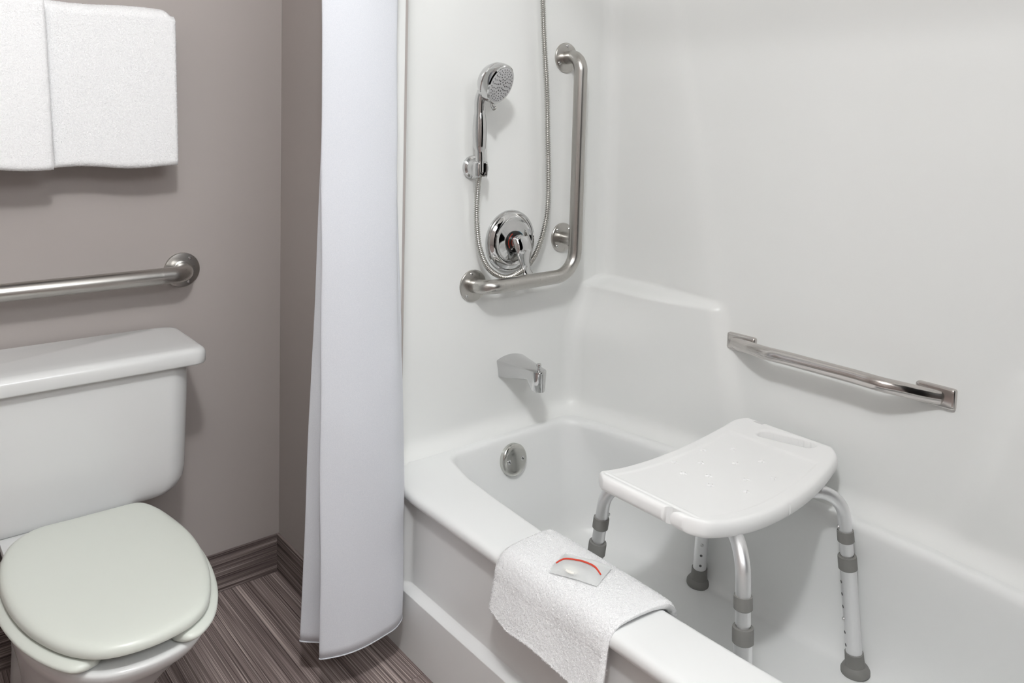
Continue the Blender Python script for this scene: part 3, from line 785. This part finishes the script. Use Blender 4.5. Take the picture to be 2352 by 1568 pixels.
# ------------------------------------------------------------------ towels
def fuzz(rows, amp, freq, seed):
    """push points along the local normal with noise, terry relief"""
    n, m = len(rows), len(rows[0]); out = []
    for i in range(n):
        r = []
        for j in range(m):
            p = rows[i][j]
            a = rows[min(i + 1, n - 1)][j] - rows[max(i - 1, 0)][j]; c = rows[i][min(j + 1, m - 1)] - rows[i][max(j - 1, 0)]
            nn = a.cross(c); nn = nn.normalized() if nn.length > 1e-9 else Vector((0, 0, 1))
            k = noise.noise(p * freq + Vector((seed, 0, 0))) + 0.6 * noise.noise(p * freq * 2.3 + Vector((0, seed, 0)))
            r.append(p + nn * k * amp)
        out.append(r)
    return out
def add_pile(o, count, length, seed, keep=None):
    """terry loops: thousands of thin blades rooted on the cloth, joined into one part"""
    rnd = random.Random(seed); me = o.data
    polys = [p for p in me.polygons if len(p.vertices) == 4 and (keep is None or keep(p))]
    acc, tot = [], 0.0
    for p in polys: tot += p.area; acc.append(tot)
    import bisect
    vs, fs = [], []
    for _ in range(count):
        p = polys[min(len(polys) - 1, bisect.bisect(acc, rnd.random() * tot))]
        q = [me.vertices[i].co for i in p.vertices]
        a, c = rnd.random(), rnd.random()
        r = (q[0] * (1 - a) + q[1] * a) * (1 - c) + (q[3] * (1 - a) + q[2] * a) * c
        nn = p.normal; t = Vector((rnd.gauss(0, 1), rnd.gauss(0, 1), rnd.gauss(0, 1) - 0.5)); t = (t - nn * t.dot(nn))
        if t.length < 1e-6: continue
        t.normalize(); sd = nn.cross(t) * 0.00038; L0 = length * rnd.uniform(0.5, 1.0)
        mid = r + nn * L0 * 0.30 + t * L0 * 0.35; tip = r + nn * L0 * 0.24 + t * L0 * 0.90
        k = len(vs); b0 = r - nn * 0.0006
        vs += [b0 - sd, b0 + sd, mid + sd, mid - sd, tip]
        fs += [(k, k + 1, k + 2, k + 3), (k + 3, k + 2, k + 4)]
    mb = MB(); mb.v = [tuple(v) for v in vs]; mb.f = fs
    m2 = bpy.data.meshes.new('pile'); m2.from_pydata(mb.v, [], mb.f); m2.materials.append(M['pile'])
    for p in m2.polygons: p.use_smooth = True
    ob = bpy.data.objects.new('pile', m2); COL.objects.link(ob); ob.parent = o; ob['kind'] = 'stuff'
    return ob
def hung_towel(name, label, x0, x1, x0b, x1b, yfront, ztop, zbot, th, seed, bulge=0.0):
    """folded towel hung over a bar: thick sheet down the front, up over the bar, down the back"""
    ybar = 1.866; rb = ybar - yfront
    prof = []                       # outer outline (y, z), front bottom -> over the top -> back bottom, then inner way back
    zc = ztop - rb * 0.62
    front = [(yfront, z) for z in frange(zbot + th * 0.5, zc, 140)]
    top = [(ybar - rb * math.cos(a), zc + rb * 0.62 * math.sin(a)) for a in frange(0, PI, 20)[1:-1]]
    back = [(ybar + rb * 0.85, z) for z in frange(zc, zbot + 0.03, 30)]
    inner_b = [(ybar + rb * 0.85 - th, z) for z in frange(zbot + 0.03, zc, 30)]
    ri = rb - th
    top_i = [(ybar + ri * math.cos(a), zc + ri * 0.5 * math.sin(a)) for a in frange(0, PI, 14)[1:-1]]
    inner_f = [(yfront + th, z) for z in frange(zc, zbot + th * 0.5, 40)]
    hemr = [(yfront + th / 2 + th / 2 * math.cos(a), zbot + th * 0.5 - th / 2 * math.sin(a)) for a in frange(0, PI, 8)[1:-1]]
    prof = front + top + back + inner_b + top_i + inner_f + hemr
    NX = 150; rows = []
    for i in range(NX + 1):
        t = i / NX; row = []
        e = min(t, 1 - t) * (x1 - x0); pinch = 0.0
        if e < 0.010: pinch = 1 - math.sqrt(max(0, 1 - (1 - e / 0.010) ** 2))
        for (y, z) in prof:
            q = (ztop - z) / (ztop - zbot)
            xx = lerp(lerp(x0, x0b, q), lerp(x1, x1b, q), t)
            ym = yfront + th / 2 if y < ybar else ybar + rb * 0.85 - th / 2
            yy = lerp(y, ym, pinch * 0.55 if abs(y - ym) < th else 0)
            zz = z + 0.004 * math.sin(xx * 23 + seed) * (1 - q) * 0.8 + 0.003 * math.sin(xx * 31 + seed) * q
            yy += (0.004 * math.sin(xx * 15 + seed) * q - bulge * math.sin(q * PI)) if y < ybar else 0
            corner = sm(0.022, 0.0, (x1 - xx)) * sm(0.10, 0.0, q) * 0.012
            row.append(Vector((xx, yy, zz - corner)))
        rows.append(row)
    rows = fuzz(rows, 0.0006, 260, seed)
    mb = MB(); mb.grid(rows, close_u=True); m = len(rows[0])
    mb.f.append(tuple(range(m))); mb.f.append(tuple(NX * m + j for j in range(m)))
    o = tag(mb.build(name, M['terry'], None, angle=180), label, 'towel', 'bath towels on the wall rail')
    add_pile(o, 48000, 0.0030, int(seed), lambda p: p.center.y < 1.862 and p.normal.length > 0 and p.center.x > -0.12)
    return o
hung_towel('bath_towel', 'white terry bath towel hanging nearest the curtain, right of the overlapping one', 0.2935, 0.549, 0.3095, 0.5535, 1.824, 1.430, 1.084, 0.022, 3.0)
hung_towel('bath_towel', 'white terry bath towel at the left edge, overlapping its neighbour', -0.22, 0.291, -0.22, 0.307, 1.803, 1.447, 1.083, 0.020, 9.0, 0.004)
tb = thing('towel_bar', 'wall rail hidden under the two hanging white bath towels', 'towel bar', (0.2, YT, 1.40))
MB().tube([(-0.27, 1.866, 1.395), (0.535, 1.866, 1.395)], 0.009, 16).build('rail', M['chrome'], tb)
for x in (-0.25, 0.515):
    MB().tube([(x, 1.866, 1.395), (x, YT, 1.395)], 0.008, 14).build('post', M['chrome'], tb)
    MB().lathe([(0.024, 0), (0.024, 0.004), (0.012, 0.012)], (x, YT, 1.395), (0, -1, 0), 24).build('flange', M['chrome'], tb)

# folded hand towel over the tub rim
def rim_profile(s):
    """polyline across the rim, from outside hem over the deck to inside"""
rp = [Vector(p) for p in ((0.894, 0, 0.284), (0.898, 0, 0.308), (0.904, 0, 0.337), (0.909, 0, 0.360), (0.920, 0, 0.3785), (0.938, 0, 0.389), (0.965, 0, 0.3925), (1.00, 0, 0.393), (1.03, 0, 0.392), (1.052, 0, 0.387), (1.066, 0, 0.374), (1.071, 0, 0.355), (1.073, 0, 0.335))]
pc = spline(rp, 18)
NY = 220
TH = 0.011
def towel_layer():
    rows = []
    for i in range(NY + 1):
        t = i / NY; row = []
        e = min(t, 1 - t) * 0.29
        for k, p in enumerate(pc):
            q = k / (len(pc) - 1)
            y0 = lerp(0.812, 0.815, q) + 0.010 * math.sin(q * 5.0) - 0.004
            y1 = lerp(1.098, 1.122, q) + 0.004 * math.sin(q * 7)
            y = lerp(y1, y0, t)
            hang = max(0.0, 1 - q / 0.28)
            x = p.x - 0.012 * hang * hang * (0.6 + 0.8 * t) - 0.004 * hang * math.sin(t * 6)
            z = p.z - hang * 0.004 * math.sin(t * 9 + 1) + hang * 0.016 * sm(0.25, 0.0, t) - 0.020 * hang * sm(0.75, 1.0, t)
            swell = 0.006 * (1 - abs(2 * q - 0.9)) * (1 - (2 * t - 1) ** 4)
            a = pc[max(k - 1, 0)]; c = pc[min(k + 1, len(pc) - 1)]; tv = (c - a).normalized(); nn = Vector((-tv.z, 0, tv.x))
            if e < 0.008: swell -= 0.004 * (1 - e / 0.008)
            row.append(Vector((x, y, z)) + nn * swell)
        rows.append(row)
    return rows
outer = towel_layer()
def thicken(rows, th):
    n, m = len(rows), len(rows[0]); out = []
    for i in range(n):
        r = []
        for j in range(m):
            p = rows[i][j]
            c = rows[i][min(j + 1, m - 1)] - rows[i][max(j - 1, 0)]; a = rows[min(i + 1, n - 1)][j] - rows[max(i - 1, 0)][j]
            nn = c.cross(a).normalized()
            if nn.z < -0.2 or (abs(nn.z) <= 0.3 and nn.x * (p.x - 0.99) < 0): nn = -nn
            r.append(p - nn * th)
        out.append(r)
    return out
inn_ = thicken(outer, TH)
loop = [[*o_, *reversed(i_)] for o_, i_ in zip(outer, inn_)]
loop = fuzz(loop, 0.0006, 260, 4.0)
mb = MB().grid(loop, close_u=True); m = len(loop[0])
mb.f.append(tuple(range(m))); mb.f.append(tuple(NY * m + j for j in range(m)))
rt = tag(mb.build('hand_towel', M['terry'], None, angle=180), 'folded white terry towel draped over the tub rim', 'towel')
add_pile(rt, 75000, 0.0036, 5)
# clear packet with a red seal
bag = thing('plastic_packet', 'small clear plastic packet with a red seal lying on the rim towel', 'packet', (0.98, 0.95, 0.40))
corners = [Vector((0.934, 0.985, 0)), Vector((0.997, 1.008, 0)), Vector((1.033, 0.922, 0)), Vector((0.968, 0.898, 0))]
def bagpt(a, c, s):
    p = (corners[0] * (1 - a) + corners[1] * a) * (1 - c) + (corners[3] * (1 - a) + corners[2] * a) * c
    e = max(0.0, (1 - (2 * a - 1) ** 4) * (1 - (2 * c - 1) ** 4))
    z0 = 0.4015 - 0.35 * max(0, 0.955 - p.x) ** 1.2
    w = noise.noise(Vector((a * 4, c * 4, s * 2))) * 0.0022
    return Vector((p.x, p.y, z0 + (0.0105 * e + w * e if s > 0 else 0.0003)))
n = 24
for s in (1, -1):
    pass
rows = [[bagpt(i / n, j / n, 1) for j in range(n + 1)] for i in range(n + 1)]
rows2 = [[bagpt(i / n, j / n, -1) for j in range(n + 1)] for i in range(n + 1)]
mb = MB(); mb.grid(rows); mb.grid(rows2)
mb.build('film', M['film'], bag, angle=180)
rg = [[(0.962 + 0.011 * math.cos(a) * k, 0.957 + 0.016 * math.sin(a) * k, 0.4035 + z) for a in [2 * PI * j / 24 for j in range(24)]] for k, z in ((0.8, 0.0), (1, 0.0015), (1, 0.0035), (0.8, 0.005))]
MB().loft(rg).build('soap', M['soap'], bag)
rp2 = spline([bagpt(a, c, 1) + Vector((0, 0, 0.0012)) for a, c in ((0.30, 0.05), (0.46, 0.16), (0.55, 0.35), (0.58, 0.55), (0.52, 0.78), (0.40, 0.95))], 8)
rg = []
for i, p in enumerate(rp2):
    tv = (rp2[min(i + 1, len(rp2) - 1)] - rp2[max(i - 1, 0)]).normalized(); sd = tv.cross(Vector((0, 0, 1)))
    w = 0.0021 * (0.45 + 0.55 * math.sin(PI * min(1, (i + 2) / (len(rp2) + 2))) ** 0.5)
    rg.append([p + sd * w, p + sd * w + Vector((0, 0, 0.001)), p - sd * w + Vector((0, 0, 0.001)), p - sd * w])
o = MB().loft(rg).build('seal_strip', M['red'], bag); o['label'] = 'red seal strip'

# ------------------------------------------------------------------ ceiling lamp of the room (above the camera)
cl_ = thing('ceiling_lamp', 'round white ceiling lamp in the middle of the bathroom', 'lamp', (0.10, 0.22, H))
MB().lathe([(0.16, 0.0), (0.16, 0.02), (0.15, 0.03), (0.01, 0.032)], (0.10, 0.22, H), (0, 0, -1), 40).build('canopy', M['white_paint'], cl_)
